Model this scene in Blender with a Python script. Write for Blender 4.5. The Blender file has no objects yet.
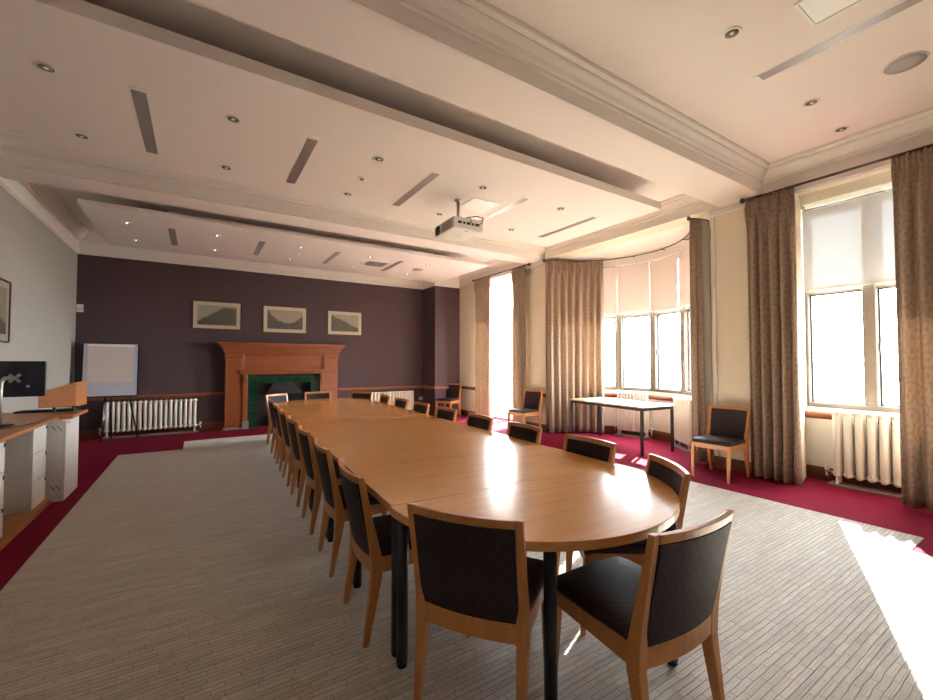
import bpy, bmesh, math, random
from mathutils import Vector, Matrix
random.seed(7)
sc = bpy.context.scene
COL = sc.collection
R_ = math.radians
PI = math.pi

# ---------------------------------------------------------------- camera, light, exposure
cam_d = bpy.data.cameras.new('camera'); cam = bpy.data.objects.new('camera', cam_d); COL.objects.link(cam)
cam.location = (0, 0, 1.42); cam.rotation_euler = (R_(91.6), 0, R_(-32.65))
cam_d.sensor_width = 36; cam_d.lens = 417 / 933 * 36; cam_d.clip_start = 0.05; cam_d.clip_end = 300
sc.camera = cam
W = bpy.data.worlds.new('sky'); sc.world = W; W.use_nodes = True
bg = W.node_tree.nodes['Background']; bg.inputs[0].default_value = (0.89, 0.95, 1.0, 1); bg.inputs[1].default_value = 19.0
sun_d = bpy.data.lights.new('sun', 'SUN'); sun = bpy.data.objects.new('sun', sun_d); COL.objects.link(sun)
sun_d.energy = 42; sun_d.angle = R_(0.6); sun_d.color = (1.0, 0.96, 0.90)
_el, _az = R_(27.5), math.atan2(0.38, 0.925)
sdir = Vector((math.cos(_el) * math.cos(_az), math.cos(_el) * math.sin(_az), math.sin(_el)))
sun.rotation_euler = sdir.to_track_quat('Z', 'Y').to_euler(); sun.location = (14, 6, 8)
def portal(name, loc, sx, sz, rot):
    l = bpy.data.lights.new(name, 'AREA'); l.shape = 'RECTANGLE'; l.size = sx; l.size_y = sz
    l.cycles.is_portal = True
    o = bpy.data.objects.new(name, l); COL.objects.link(o); o.location = loc; o.rotation_euler = rot
portal('window_portal', (6.75, 1.2, 2.1), 1.9, 2.7, (0, R_(90), 0))
portal('window_portal', (7.6, 4.68, 2.1), 2.7, 3.6, (0, R_(90), 0))
portal('window_portal', (6.75, 7.9, 1.8), 3.6, 1.9, (0, R_(90), 0))
for _o in bpy.data.objects:
    if _o.type == 'LIGHT' and _o.data.type == 'AREA' and _o.location.y < 2: _o.data.size, _o.data.size_y = 2.9, 1.9
sc.view_settings.view_transform = 'Standard'; sc.view_settings.look = 'None'
sc.view_settings.gamma = 1.0; sc.view_settings.use_curve_mapping = False
sc.view_settings.exposure = 1.28
sc.cycles.max_bounces = 10; sc.cycles.diffuse_bounces = 6; sc.cycles.transparent_max_bounces = 12
sc.cycles.sample_clamp_indirect = 12

# ---------------------------------------------------------------- materials
def srgb(r, g, b):
    f = lambda c: (c / 255 / 12.92) if c / 255 <= 0.04045 else ((c / 255 + 0.055) / 1.055) ** 2.4
    return (f(r), f(g), f(b), 1)
def nodes(m): return m.node_tree.nodes, m.node_tree.links
def mat(name, col, rough=0.6, metal=0.0, var=0.06, scale=6.0, bump=0.0, bscale=60, emit=None, spec=None, coat=0):
    m = bpy.data.materials.new(name); m.use_nodes = True
    N, L = nodes(m); b = N['Principled BSDF']
    b.inputs['Roughness'].default_value = rough; b.inputs['Metallic'].default_value = metal
    if spec is not None: b.inputs['Specular IOR Level'].default_value = spec
    if coat: b.inputs['Coat Weight'].default_value = coat; b.inputs['Coat Roughness'].default_value = 0.15
    tc = N.new('ShaderNodeTexCoord'); nz = N.new('ShaderNodeTexNoise'); nz.inputs['Scale'].default_value = scale
    nz.inputs['Detail'].default_value = 5
    L.new(tc.outputs['Object'], nz.inputs['Vector'])
    mx = N.new('ShaderNodeMix'); mx.data_type = 'RGBA'
    mx.inputs[6].default_value = tuple(min(1, c * (1 - var)) for c in col[:3]) + (1,)
    mx.inputs[7].default_value = tuple(min(1, c * (1 + var)) for c in col[:3]) + (1,)
    L.new(nz.outputs['Fac'], mx.inputs[0]); L.new(mx.outputs[2], b.inputs['Base Color'])
    if bump:
        n2 = N.new('ShaderNodeTexNoise'); n2.inputs['Scale'].default_value = bscale; L.new(tc.outputs['Object'], n2.inputs['Vector'])
        bp = N.new('ShaderNodeBump'); bp.inputs['Strength'].default_value = bump; bp.inputs['Distance'].default_value = 0.01
        L.new(n2.outputs['Fac'], bp.inputs['Height']); L.new(bp.outputs[0], b.inputs['Normal'])
    if emit: b.inputs['Emission Color'].default_value = emit[0]; b.inputs['Emission Strength'].default_value = emit[1]
    return m
def wood(name, c1, c2, rough=0.35, axis='X', scale=1.0, coat=0.0, spec=0.5):
    m = bpy.data.materials.new(name); m.use_nodes = True; N, L = nodes(m); b = N['Principled BSDF']
    b.inputs['Roughness'].default_value = rough; b.inputs['Specular IOR Level'].default_value = spec
    if coat: b.inputs['Coat Weight'].default_value = coat; b.inputs['Coat Roughness'].default_value = 0.12
    tc = N.new('ShaderNodeTexCoord'); mp = N.new('ShaderNodeMapping')
    s = {'X': (2, 45, 45), 'Y': (45, 2, 45), 'Z': (45, 45, 2)}[axis]
    mp.inputs['Scale'].default_value = tuple(v * scale for v in s)
    nz = N.new('ShaderNodeTexNoise'); nz.inputs['Scale'].default_value = 1.0; nz.inputs['Detail'].default_value = 8; nz.inputs['Roughness'].default_value = 0.65
    L.new(tc.outputs['Object'], mp.inputs[0]); L.new(mp.outputs[0], nz.inputs['Vector'])
    cr = N.new('ShaderNodeValToRGB'); cr.color_ramp.elements[0].position = 0.3; cr.color_ramp.elements[1].position = 0.7
    cr.color_ramp.elements[0].color = c1; cr.color_ramp.elements[1].color = c2
    L.new(nz.outputs['Fac'], cr.inputs[0]); L.new(cr.outputs[0], b.inputs['Base Color'])
    bp = N.new('ShaderNodeBump'); bp.inputs['Strength'].default_value = 0.03; bp.inputs['Distance'].default_value = 0.002
    L.new(nz.outputs['Fac'], bp.inputs['Height']); L.new(bp.outputs[0], b.inputs['Normal'])
    return m
M = {}
M['ceil'] = mat('ceiling_paint', srgb(226, 216, 211), 0.85, var=0.01)
M['crown'] = mat('crown_paint', srgb(224, 216, 209), 0.6, var=0.01)
M['cream'] = mat('cream_wall_paint', srgb(219, 206, 184), 0.85, var=0.02, bump=0.1, bscale=90)
M['leftwall'] = mat('offwhite_wall_paint', srgb(168, 163, 155), 0.85, var=0.02, bump=0.1, bscale=90)
M['purple'] = mat('aubergine_wall_paint', srgb(78, 59, 63), 0.8, var=0.06, bump=0.1, bscale=90)
M['recess'] = mat('white_reveal_paint', srgb(235, 232, 222), 0.7, var=0.01)
M['red'] = mat('red_carpet', srgb(128, 26, 52), 0.95, var=0.15, scale=120, bump=0.6, bscale=350, spec=0.1)
M['oak'] = wood('honey_oak', srgb(166, 98, 50), srgb(186, 118, 66), 0.4, 'X', coat=0.2)
M['beech_z'] = wood('beech_chair_frame', srgb(184, 118, 62), srgb(202, 140, 82), 0.35, 'Z', coat=0.15)
M['table'] = wood('oak_veneer_tabletop', srgb(202, 138, 72), srgb(218, 160, 92), 0.22, 'X', 0.8, coat=0.4)
M['mantel'] = wood('varnished_mantel_oak', srgb(128, 64, 28), srgb(150, 80, 40), 0.35, 'X', 0.6, coat=0.2)
M['darkwood'] = wood('dark_stained_skirting', srgb(92, 46, 24), srgb(112, 60, 34), 0.4, 'Y', 0.6)
M['dadowood'] = wood('dado_rail_oak', srgb(128, 70, 38), srgb(150, 86, 50), 0.4, 'X', 0.6)
M['desk'] = wood('desk_oak', srgb(160, 98, 52), srgb(182, 118, 68), 0.4, 'Y', 0.6)
M['pale'] = wood('pale_maple_top', srgb(206, 170, 130), srgb(222, 190, 152), 0.35, 'Y', 0.6)
M['blackmetal'] = mat('black_powder_coat', srgb(18, 18, 22), 0.35, var=0.1)
M['navymetal'] = mat('dark_blue_leg_paint', srgb(16, 20, 34), 0.35, var=0.1)
M['steel'] = mat('brushed_aluminium', srgb(170, 168, 165), 0.35, 0.9, var=0.05)
M['chrome'] = mat('polished_chrome', srgb(200, 200, 200), 0.15, 1.0, var=0.02)
M['whitelam'] = mat('white_laminate', srgb(214, 212, 208), 0.45, var=0.01)
M['rad'] = mat('cream_radiator_enamel', srgb(234, 228, 216), 0.35, var=0.03)
M['stone'] = mat('window_stone', srgb(122, 113, 102), 0.85, var=0.12, scale=14, bump=0.3, bscale=60)
M['wframe'] = mat('white_window_board', srgb(232, 230, 220), 0.5, var=0.01)
M['iron'] = mat('dark_casement_metal', srgb(62, 62, 66), 0.5, 0.3)
M['brass'] = mat('aged_rod_metal', srgb(86, 76, 66), 0.4, 0.7)
M['black'] = mat('black_plastic', srgb(14, 14, 18), 0.4, var=0.1)
M['screenback'] = mat('monitor_back_plastic', srgb(20, 22, 36), 0.35, var=0.1)
M['plaster'] = mat('white_plastic', srgb(225, 222, 215), 0.4, var=0.01)
M['slot'] = mat('grey_slot_diffuser', srgb(150, 140, 138), 0.35, 0.25, var=0.05)
M['spk'] = mat('speaker_mesh', srgb(160, 158, 156), 0.6, var=0.05, scale=200)
M['can'] = mat('downlight_reflector', srgb(170, 160, 150), 0.25, 0.6, var=0.5, scale=60)
M['bulb'] = mat('halogen_bulb', srgb(235, 232, 225), 0.2, emit=((1, 0.93, 0.85, 1), 0.05))
M['bulb_on'] = mat('halogen_bulb_lit', srgb(235, 232, 225), 0.2, emit=((1, 0.93, 0.85, 1), 2.5))
M['paper'] = mat('flipchart_paper', srgb(196, 182, 178), 0.8, var=0.02)
M['board'] = mat('whiteboard_surface', srgb(176, 176, 190), 0.35, var=0.01)
M['hearthstone'] = mat('grey_hearth_stone', srgb(128, 116, 112), 0.8, var=0.1)
M['soot'] = mat('sooty_firebrick', srgb(22, 18, 22), 0.9, var=0.3, scale=20)
M['grate'] = mat('cast_iron_grate', srgb(46, 40, 40), 0.5, 0.5)
M['ground'] = mat('outside_ground', srgb(112, 112, 104), 0.9, var=0.1)

def fabric(name, c, weave):
    m = bpy.data.materials.new(name); m.use_nodes = True; N, L = nodes(m); b = N['Principled BSDF']
    b.inputs['Roughness'].default_value = 0.6; b.inputs['Specular IOR Level'].default_value = 0.3
    tc = N.new('ShaderNodeTexCoord'); mp = N.new('ShaderNodeMapping'); mp.inputs['Scale'].default_value = (weave,) * 3
    mp.inputs['Rotation'].default_value = (0.6, 0.6, 0.78)
    ck = N.new('ShaderNodeTexChecker'); ck.inputs['Scale'].default_value = 1.0
    ck.inputs['Color1'].default_value = tuple(v * 0.7 for v in c[:3]) + (1,); ck.inputs['Color2'].default_value = tuple(v * 2.0 for v in c[:3]) + (1,)
    L.new(tc.outputs['Object'], mp.inputs[0]); L.new(mp.outputs[0], ck.inputs[0]); L.new(ck.outputs[0], b.inputs['Base Color'])
    bp = N.new('ShaderNodeBump'); bp.inputs['Strength'].default_value = 0.35; bp.inputs['Distance'].default_value = 0.002
    L.new(ck.outputs['Fac'], bp.inputs['Height']); L.new(bp.outputs[0], b.inputs['Normal'])
    return m
M['seat'] = fabric('black_woven_upholstery', srgb(36, 26, 32), 70)

def carpet_strips():
    m = bpy.data.materials.new('grey_strip_carpet'); m.use_nodes = True; N, L = nodes(m); b = N['Principled BSDF']
    b.inputs['Roughness'].default_value = 0.5; b.inputs['Specular IOR Level'].default_value = 0.7
    b.inputs['Sheen Weight'].default_value = 0.8; b.inputs['Sheen Roughness'].default_value = 0.4
    tc = N.new('ShaderNodeTexCoord')
    wob = N.new('ShaderNodeTexNoise'); wob.inputs['Scale'].default_value = 5
    L.new(tc.outputs['Object'], wob.inputs['Vector'])
    mx0 = N.new('ShaderNodeMix'); mx0.data_type = 'RGBA'; mx0.blend_type = 'LINEAR_LIGHT'; mx0.inputs[0].default_value = 0.009
    L.new(tc.outputs['Object'], mx0.inputs[6]); L.new(wob.outputs['Color'], mx0.inputs[7])
    br = N.new('ShaderNodeTexBrick'); br.inputs['Scale'].default_value = 1
    br.inputs['Brick Width'].default_value = 0.15; br.inputs['Row Height'].default_value = 0.030
    br.inputs['Mortar Size'].default_value = 0.0028; br.inputs['Mortar Smooth'].default_value = 0.6; br.inputs['Bias'].default_value = 0.0
    br.offset = 0.0
    br.inputs['Color1'].default_value = srgb(186, 173, 152); br.inputs['Color2'].default_value = srgb(209, 196, 175); br.inputs['Mortar'].default_value = srgb(148, 136, 118)
    sp = N.new('ShaderNodeSeparateXYZ'); L.new(mx0.outputs[2], sp.inputs[0])
    dv = N.new('ShaderNodeMath'); dv.operation = 'DIVIDE'; dv.inputs[1].default_value = 0.030; L.new(sp.outputs[1], dv.inputs[0])
    fl = N.new('ShaderNodeMath'); fl.operation = 'FLOOR'; L.new(dv.outputs[0], fl.inputs[0])
    wn = N.new('ShaderNodeTexWhiteNoise'); wn.noise_dimensions = '1D'; L.new(fl.outputs[0], wn.inputs['W'])
    ax_ = N.new('ShaderNodeMath'); ax_.operation = 'MULTIPLY_ADD'; ax_.inputs[1].default_value = 3.7; L.new(wn.outputs['Value'], ax_.inputs[0]); L.new(sp.outputs[0], ax_.inputs[2])
    cb = N.new('ShaderNodeCombineXYZ'); L.new(ax_.outputs[0], cb.inputs[0]); L.new(sp.outputs[1], cb.inputs[1])
    L.new(cb.outputs[0], br.inputs['Vector'])
    mp = N.new('ShaderNodeMapping'); mp.inputs['Scale'].default_value = (4, 190, 1)
    nz = N.new('ShaderNodeTexNoise'); nz.inputs['Scale'].default_value = 1; nz.inputs['Detail'].default_value = 4
    L.new(tc.outputs['Object'], mp.inputs[0]); L.new(mp.outputs[0], nz.inputs['Vector'])
    mx = N.new('ShaderNodeMix'); mx.data_type = 'RGBA'; mx.blend_type = 'OVERLAY'; mx.inputs[0].default_value = 0.3
    L.new(br.outputs['Color'], mx.inputs[6]); L.new(nz.outputs['Fac'], mx.inputs[7]); L.new(mx.outputs[2], b.inputs['Base Color'])
    mp2 = N.new('ShaderNodeMapping'); mp2.inputs['Scale'].default_value = (1.6, 26, 1)
    nz2 = N.new('ShaderNodeTexNoise'); nz2.inputs['Scale'].default_value = 1; nz2.inputs['Detail'].default_value = 3
    L.new(tc.outputs['Object'], mp2.inputs[0]); L.new(mp2.outputs[0], nz2.inputs['Vector'])
    cr2 = N.new('ShaderNodeValToRGB'); cr2.color_ramp.elements[0].position = 0.35; cr2.color_ramp.elements[1].position = 0.65
    cr2.color_ramp.elements[0].color = (0.80, 0.76, 0.70, 1); cr2.color_ramp.elements[1].color = (1, 1, 1, 1); L.new(nz2.outputs['Fac'], cr2.inputs[0])
    mx2 = N.new('ShaderNodeMix'); mx2.data_type = 'RGBA'; mx2.blend_type = 'MULTIPLY'; mx2.inputs[0].default_value = 1.0
    L.new(mx.outputs[2], mx2.inputs[6]); L.new(cr2.outputs[0], mx2.inputs[7]); L.new(mx2.outputs[2], b.inputs['Base Color'])
    ad = N.new('ShaderNodeMath'); ad.operation = 'SUBTRACT'
    L.new(nz.outputs['Fac'], ad.inputs[0]); L.new(br.outputs['Fac'], ad.inputs[1])
    bp = N.new('ShaderNodeBump'); bp.inputs['Strength'].default_value = 0.9; bp.inputs['Distance'].default_value = 0.006
    L.new(ad.outputs[0], bp.inputs['Height']); L.new(bp.outputs[0], b.inputs['Normal'])
    return m
M['strip'] = carpet_strips()

def curtain_mat():
    m = bpy.data.materials.new('taupe_patterned_curtain'); m.use_nodes = True; N, L = nodes(m); b = N['Principled BSDF']
    out = [n for n in N if n.type == 'OUTPUT_MATERIAL'][0]
    b.inputs['Roughness'].default_value = 0.55; b.inputs['Specular IOR Level'].default_value = 0.35
    uv = N.new('ShaderNodeTexCoord'); vo = N.new('ShaderNodeTexVoronoi'); vo.inputs['Scale'].default_value = 7.0; vo.inputs['Randomness'].default_value = 0.75
    vo.voronoi_dimensions = '2D'
    L.new(uv.outputs['UV'], vo.inputs['Vector'])
    mt = N.new('ShaderNodeMath'); mt.operation = 'MULTIPLY'; mt.inputs[1].default_value = 15
    sn = N.new('ShaderNodeMath'); sn.operation = 'SINE'; L.new(vo.outputs['Distance'], mt.inputs[0]); L.new(mt.outputs[0], sn.inputs[0])
    cr = N.new('ShaderNodeValToRGB'); cr.color_ramp.elements[0].position = 0.55; cr.color_ramp.elements[1].position = 0.8
    cr.color_ramp.elements[0].color = srgb(176, 156, 138); cr.color_ramp.elements[1].color = srgb(162, 137, 112)
    L.new(sn.outputs[0], cr.inputs[0]); L.new(cr.outputs[0], b.inputs['Base Color'])
    tr = N.new('ShaderNodeBsdfTranslucent'); L.new(cr.outputs[0], tr.inputs[0])
    ms = N.new('ShaderNodeMixShader'); ms.inputs[0].default_value = 0.2
    L.new(b.outputs[0], ms.inputs[1]); L.new(tr.outputs[0], ms.inputs[2]); L.new(ms.outputs[0], out.inputs[0])
    return m
M['curtain'] = curtain_mat()
def lining_mat():
    return mat('white_curtain_lining', srgb(205, 196, 190), 0.8)
M['lining'] = lining_mat()
def blind_mat(name, col, w):
    m = bpy.data.materials.new(name); m.use_nodes = True; N, L = nodes(m); b = N['Principled BSDF']
    out = [n for n in N if n.type == 'OUTPUT_MATERIAL'][0]
    b.inputs['Base Color'].default_value = col; b.inputs['Roughness'].default_value = 0.8
    tc = N.new('ShaderNodeTexCoord'); nz = N.new('ShaderNodeTexNoise'); nz.inputs['Scale'].default_value = 400
    L.new(tc.outputs['Object'], nz.inputs['Vector'])
    bp = N.new('ShaderNodeBump'); bp.inputs['Strength'].default_value = 0.05; L.new(nz.outputs['Fac'], bp.inputs['Height']); L.new(bp.outputs[0], b.inputs['Normal'])
    tr = N.new('ShaderNodeBsdfTranslucent'); tr.inputs[0].default_value = col
    ms = N.new('ShaderNodeMixShader'); ms.inputs[0].default_value = w
    L.new(b.outputs[0], ms.inputs[1]); L.new(tr.outputs[0], ms.inputs[2]); L.new(ms.outputs[0], out.inputs[0])
    return m
M['blind'] = blind_mat('translucent_white_blind', srgb(226, 230, 234), 0.10)
M['blind_suncut'] = blind_mat('added_suncut_blind', srgb(240, 240, 240), 0.4)  # cloth of the added far blind that holds back the sun
M['blindbay'] = blind_mat('less_backlit_white_blind', srgb(226, 215, 210), 0.06)  # white cloth; its weaker backlight is put into a pinker tint
def glass_mat():
    m = bpy.data.materials.new('window_glass'); m.use_nodes = True; N, L = nodes(m)
    out = [n for n in N if n.type == 'OUTPUT_MATERIAL'][0]; N.remove(N['Principled BSDF'])
    t = N.new('ShaderNodeBsdfTransparent'); g = N.new('ShaderNodeBsdfGlossy'); g.inputs['Roughness'].default_value = 0.02
    t.inputs[0].default_value = (0.97, 0.98, 0.97, 1)
    lw = N.new('ShaderNodeLayerWeight'); pw = N.new('ShaderNodeMath'); pw.operation = 'POWER'; pw.inputs[1].default_value = 4.0
    f = N.new('ShaderNodeMath'); f.operation = 'MULTIPLY_ADD'; f.inputs[1].default_value = 0.6; f.inputs[2].default_value = 0.03
    L.new(lw.outputs['Facing'], pw.inputs[0]); L.new(pw.outputs[0], f.inputs[0])
    ms = N.new('ShaderNodeMixShader'); L.new(f.outputs[0], ms.inputs[0]); L.new(t.outputs[0], ms.inputs[1]); L.new(g.outputs[0], ms.inputs[2]); L.new(ms.outputs[0], out.inputs[0])
    return m
M['glass'] = glass_mat()
def tile_mat():
    m = bpy.data.materials.new('green_glazed_tile'); m.use_nodes = True; N, L = nodes(m); b = N['Principled BSDF']
    b.inputs['Roughness'].default_value = 0.15
    tc = N.new('ShaderNodeTexCoord'); mp = N.new('ShaderNodeMapping'); mp.inputs['Rotation'].default_value = (R_(90), 0, 0)
    br = N.new('ShaderNodeTexBrick'); br.offset = 0; br.inputs['Scale'].default_value = 1; br.inputs['Brick Width'].default_value = 0.18; br.inputs['Row Height'].default_value = 0.18
    br.inputs['Mortar Size'].default_value = 0.004
    br.inputs['Color1'].default_value = srgb(12, 44, 32); br.inputs['Color2'].default_value = srgb(18, 58, 42); br.inputs['Mortar'].default_value = srgb(40, 80, 60)
    L.new(tc.outputs['Object'], mp.inputs[0]); L.new(mp.outputs[0], br.inputs['Vector']); L.new(br.outputs['Color'], b.inputs['Base Color'])
    return m
M['tile'] = tile_mat()
def print_mat(name, kind):
    # an old landscape engraving: sky above, a dark irregular land mass below
    m = bpy.data.materials.new(name); m.use_nodes = True; N, L = nodes(m); b = N['Principled BSDF']; b.inputs['Roughness'].default_value = 0.5
    tc = N.new('ShaderNodeTexCoord'); sp = N.new('ShaderNodeSeparateXYZ'); L.new(tc.outputs['UV'], sp.inputs[0])
    def math_(op, a, bb=0.0):
        n = N.new('ShaderNodeMath'); n.operation = op
        for i, v in enumerate((a, bb)):
            if isinstance(v, (int, float)): n.inputs[i].default_value = v
            else: L.new(v, n.inputs[i])
        return n.outputs[0]
    n1 = N.new('ShaderNodeTexNoise'); n1.inputs['Scale'].default_value = 9; n1.inputs['Detail'].default_value = 6; L.new(tc.outputs['UV'], n1.inputs['Vector'])
    n2 = N.new('ShaderNodeTexNoise'); n2.inputs['Scale'].default_value = 40; n2.inputs['Detail'].default_value = 4; L.new(tc.outputs['UV'], n2.inputs['Vector'])
    u, v = sp.outputs[0], sp.outputs[1]
    if kind == 0:
        h = math_('MINIMUM', math_('ADD', math_('MULTIPLY', u, 1.15), 0.2), 0.93)
    elif kind == 1:
        h = math_('ADD', math_('MULTIPLY', math_('POWER', math_('ABSOLUTE', math_('SUBTRACT', u, 0.55)), 2.0), 2.2), 0.36)
    else:
        h = math_('SUBTRACT', 0.98, math_('MULTIPLY', u, 0.72))
    h = math_('ADD', h, math_('MULTIPLY', math_('SUBTRACT', n1.outputs['Fac'], 0.5), 0.35))
    fac = math_('MULTIPLY', math_('SUBTRACT', h, v), 14.0)
    cl = N.new('ShaderNodeClamp'); L.new(fac, cl.inputs[0])
    land = N.new('ShaderNodeValToRGB'); land.color_ramp.elements[0].color = srgb(30, 28, 28); land.color_ramp.elements[1].color = srgb(120, 112, 100)
    land.color_ramp.elements[0].position = 0.42; land.color_ramp.elements[1].position = 0.6
    L.new(n2.outputs['Fac'], land.inputs[0])
    sky = N.new('ShaderNodeValToRGB'); sky.color_ramp.elements[0].color = srgb(146, 132, 118); sky.color_ramp.elements[1].color = srgb(182, 168, 150); L.new(n1.outputs['Fac'], sky.inputs[0])
    mx = N.new('ShaderNodeMix'); mx.data_type = 'RGBA'; L.new(cl.outputs[0], mx.inputs[0]); L.new(sky.outputs[0], mx.inputs[6]); L.new(land.outputs[0], mx.inputs[7])
    L.new(mx.outputs[2], b.inputs['Base Color'])
    return m

# ---------------------------------------------------------------- mesh helpers
ROOT = {}
class MB:
    def __init__(s): s.bm = bmesh.new(); s.uv = None
    def _face(s, vs):
        try: return s.bm.faces.new(vs)
        except ValueError: return None
    def box(s, x0, x1, y0, y1, z0, z1, M4=None):
        pts = [(x, y, z) for z in (z0, z1) for x, y in ((x0, y0), (x1, y0), (x1, y1), (x0, y1))]
        v = [s.bm.verts.new(M4 @ Vector(p) if M4 else p) for p in pts]
        for f in ((3, 2, 1, 0), (4, 5, 6, 7), (0, 1, 5, 4), (1, 2, 6, 5), (2, 3, 7, 6), (3, 0, 4, 7)): s._face([v[i] for i in f])
        return s
    def prism(s, poly, z0, z1, M4=None):
        T = (lambda p: M4 @ Vector(p)) if M4 else (lambda p: p)
        a = [s.bm.verts.new(T((x, y, z0))) for x, y in poly]; b = [s.bm.verts.new(T((x, y, z1))) for x, y in poly]
        n = len(poly); s._face(a[::-1]); s._face(b)
        for i in range(n): s._face([a[i], a[(i + 1) % n], b[(i + 1) % n], b[i]])
        return s
    def loft(s, rings, caps=True, closed=True):
        R = [[s.bm.verts.new(p) for p in r] for r in rings]
        n = len(R[0])
        for k in range(len(R) - 1):
            for i in range(n if closed else n - 1): s._face([R[k][i], R[k][(i + 1) % n], R[k + 1][(i + 1) % n], R[k + 1][i]])
        if caps: s._face(R[0][::-1]); s._face(R[-1])
        return s
    def taper(s, p0, p1, a0, b0, a1, b1):   # rectangular bar with changing section, sides along x and y
        r = lambda p, a, b: [(p[0] - a / 2, p[1] - b / 2, p[2]), (p[0] + a / 2, p[1] - b / 2, p[2]), (p[0] + a / 2, p[1] + b / 2, p[2]), (p[0] - a / 2, p[1] + b / 2, p[2])]
        return s.loft([r(p0, a0, b0), r(p1, a1, b1)])
    def tube(s, pts, r, n=10, caps=True):
        pts = [Vector(p) for p in pts]; rings = []
        rr = r if isinstance(r, (list, tuple)) else [r] * len(pts)
        up = None
        for i, p in enumerate(pts):
            d = (pts[min(i + 1, len(pts) - 1)] - pts[max(i - 1, 0)]).normalized()
            if up is None: up = Vector((0, 0, 1)) if abs(d.z) < 0.9 else Vector((1, 0, 0))
            a = d.cross(up).normalized(); b = a.cross(d).normalized(); up = b
            rings.append([p + a * (rr[i] * math.cos(2 * PI * k / n)) + b * (rr[i] * math.sin(2 * PI * k / n)) for k in range(n)])
        return s.loft(rings, caps)
    def lathe(s, prof, c=(0, 0, 0), n=24, M4=None, sx=1.0, sy=1.0):
        rings = []
        for r, z in prof:
            ring = [Vector((c[0] + sx * r * math.cos(2 * PI * k / n), c[1] + sy * r * math.sin(2 * PI * k / n), c[2] + z)) for k in range(n)]
            rings.append([M4 @ p for p in ring] if M4 else ring)
        return s.loft(rings)
    def build(s, name, m, parent=None, bevel=0.0, smooth=False, seg=2, world=False, solid=0):
        bmesh.ops.recalc_face_normals(s.bm, faces=s.bm.faces)
        if world and parent is not None:
            q = parent
            while q.parent: q = q.parent
            s.bm.transform(ROOT[q.name].inverted())
        me = bpy.data.meshes.new(name); s.bm.to_mesh(me); s.bm.free()
        o = bpy.data.objects.new(name, me); COL.objects.link(o); me.materials.append(m)
        if parent: o.parent = parent
        if smooth:
            for p in me.polygons: p.use_smooth = True
        if solid:
            md = o.modifiers.new('s', 'SOLIDIFY'); md.thickness = solid
        if bevel:
            md = o.modifiers.new('b', 'BEVEL'); md.width = bevel; md.segments = seg; md.limit_method = 'ANGLE'; md.angle_limit = R_(40)
        return o
def tag(o, label, cat, group=None):
    o['label'] = label; o['category'] = cat
    if group: o['group'] = group
    return o
def thing(name, label, cat, loc=(0, 0, 0), rz=0.0, group=None):
    o = bpy.data.objects.new(name, None); COL.objects.link(o); o.empty_display_size = 0.1
    o.location = loc; o.rotation_euler = (0, 0, rz); ROOT[o.name] = Matrix.Translation(loc) @ Matrix.Rotation(rz, 4, 'Z')
    return tag(o, label, cat, group)
def dup(root, loc, rz, label, group=None):
    def cp(o, par):
        c = o.copy(); COL.objects.link(c)
        if par: c.parent = par
        for ch in [x for x in KIDS.get(o.name, [])]: cp(ch, c)
        return c
    r = cp(root, None); r.location = loc; r.rotation_euler = (0, 0, rz); r['label'] = label
    ROOT[r.name] = Matrix.Translation(loc) @ Matrix.Rotation(rz, 4, 'Z')
    if group: r['group'] = group
    return r
KIDS = {}
def index_kids(root):
    def w(o):
        ch = [x for x in bpy.data.objects if x.parent == o]; KIDS[o.name] = ch
        for c in ch: w(c)
    w(root)
def struct(o): o['kind'] = 'structure'; return o

# ---------------------------------------------------------------- room shell
XL, XR, YB, YF = -1.91, 5.90, 10.25, -1.6
ZC = 3.80; ZBAND = 3.41; ZBEAM = 3.50
struct(MB().box(-2.3, 7.6, YF - 0.3, YB + 0.5, -0.2, 0.0).build('floor', M['red']))
struct(MB().box(XL - 0.4, 7.0, YF - 0.3, YB + 0.5, ZC, ZC + 0.2).build('ceiling', M['ceil']))
struct(MB().box(XL - 0.3, XL, YF - 0.3, YB + 0.3, 0, ZC).build('wall_left', M['leftwall']))
struct(MB().box(XL, XR + 0.7, YF - 0.3, YF, 0, ZC).build('wall_front', M['leftwall']))
CH_X0, CH_Y = 5.15, 9.55
struct(MB().box(XL, XR, YB, YB + 0.3, 0, ZC).box(CH_X0, XR, CH_Y, YB + 0.01, 0, ZC).build('wall_back', M['purple']))
# right wall: piers, lintels, the wall under the near window
YN0, YN1, YNW, XN = 0.35, 2.01, 2.11, 6.36      # near window recess
YFW0, YFW1, YFW2 = 7.02, 8.72, 9.35              # far window recess
w = MB()
w.box(XR, 6.62, YF, YN0, 0, ZC); w.prism([(XR, YN1), (XN, YNW), (6.62, YNW), (6.62, 2.98), (XR, 2.98)], 0, ZC); w.box(XR, 6.62, 6.19, YFW0, 0, ZC); w.prism([(XR, YFW1), (6.62, YFW2), (6.62, YB + 0.3), (XR, YB + 0.3)], 0, ZC)
w.box(XR, 6.62, YN0, YNW, 3.46, ZC); w.box(XR, 6.62, YFW0, YFW2, 3.46, ZC)
w.box(XR, 6.2, 2.98, 6.19, ZBEAM, ZC)
struct(w.build('wall_right', M['cream']))
struct(MB().box(XN, 6.62, YN0, YNW, 0, 0.86).box(XN, 6.62, YN0, YNW, 3.34, 3.46).box(6.45, 6.62, YFW0, YFW2 - 0.15, 0, 0.1)
       .box(XR + 0.3, XN, YN0, YNW - 0.05, 3.34, 3.46).build('wall_recess', M['recess']))
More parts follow.
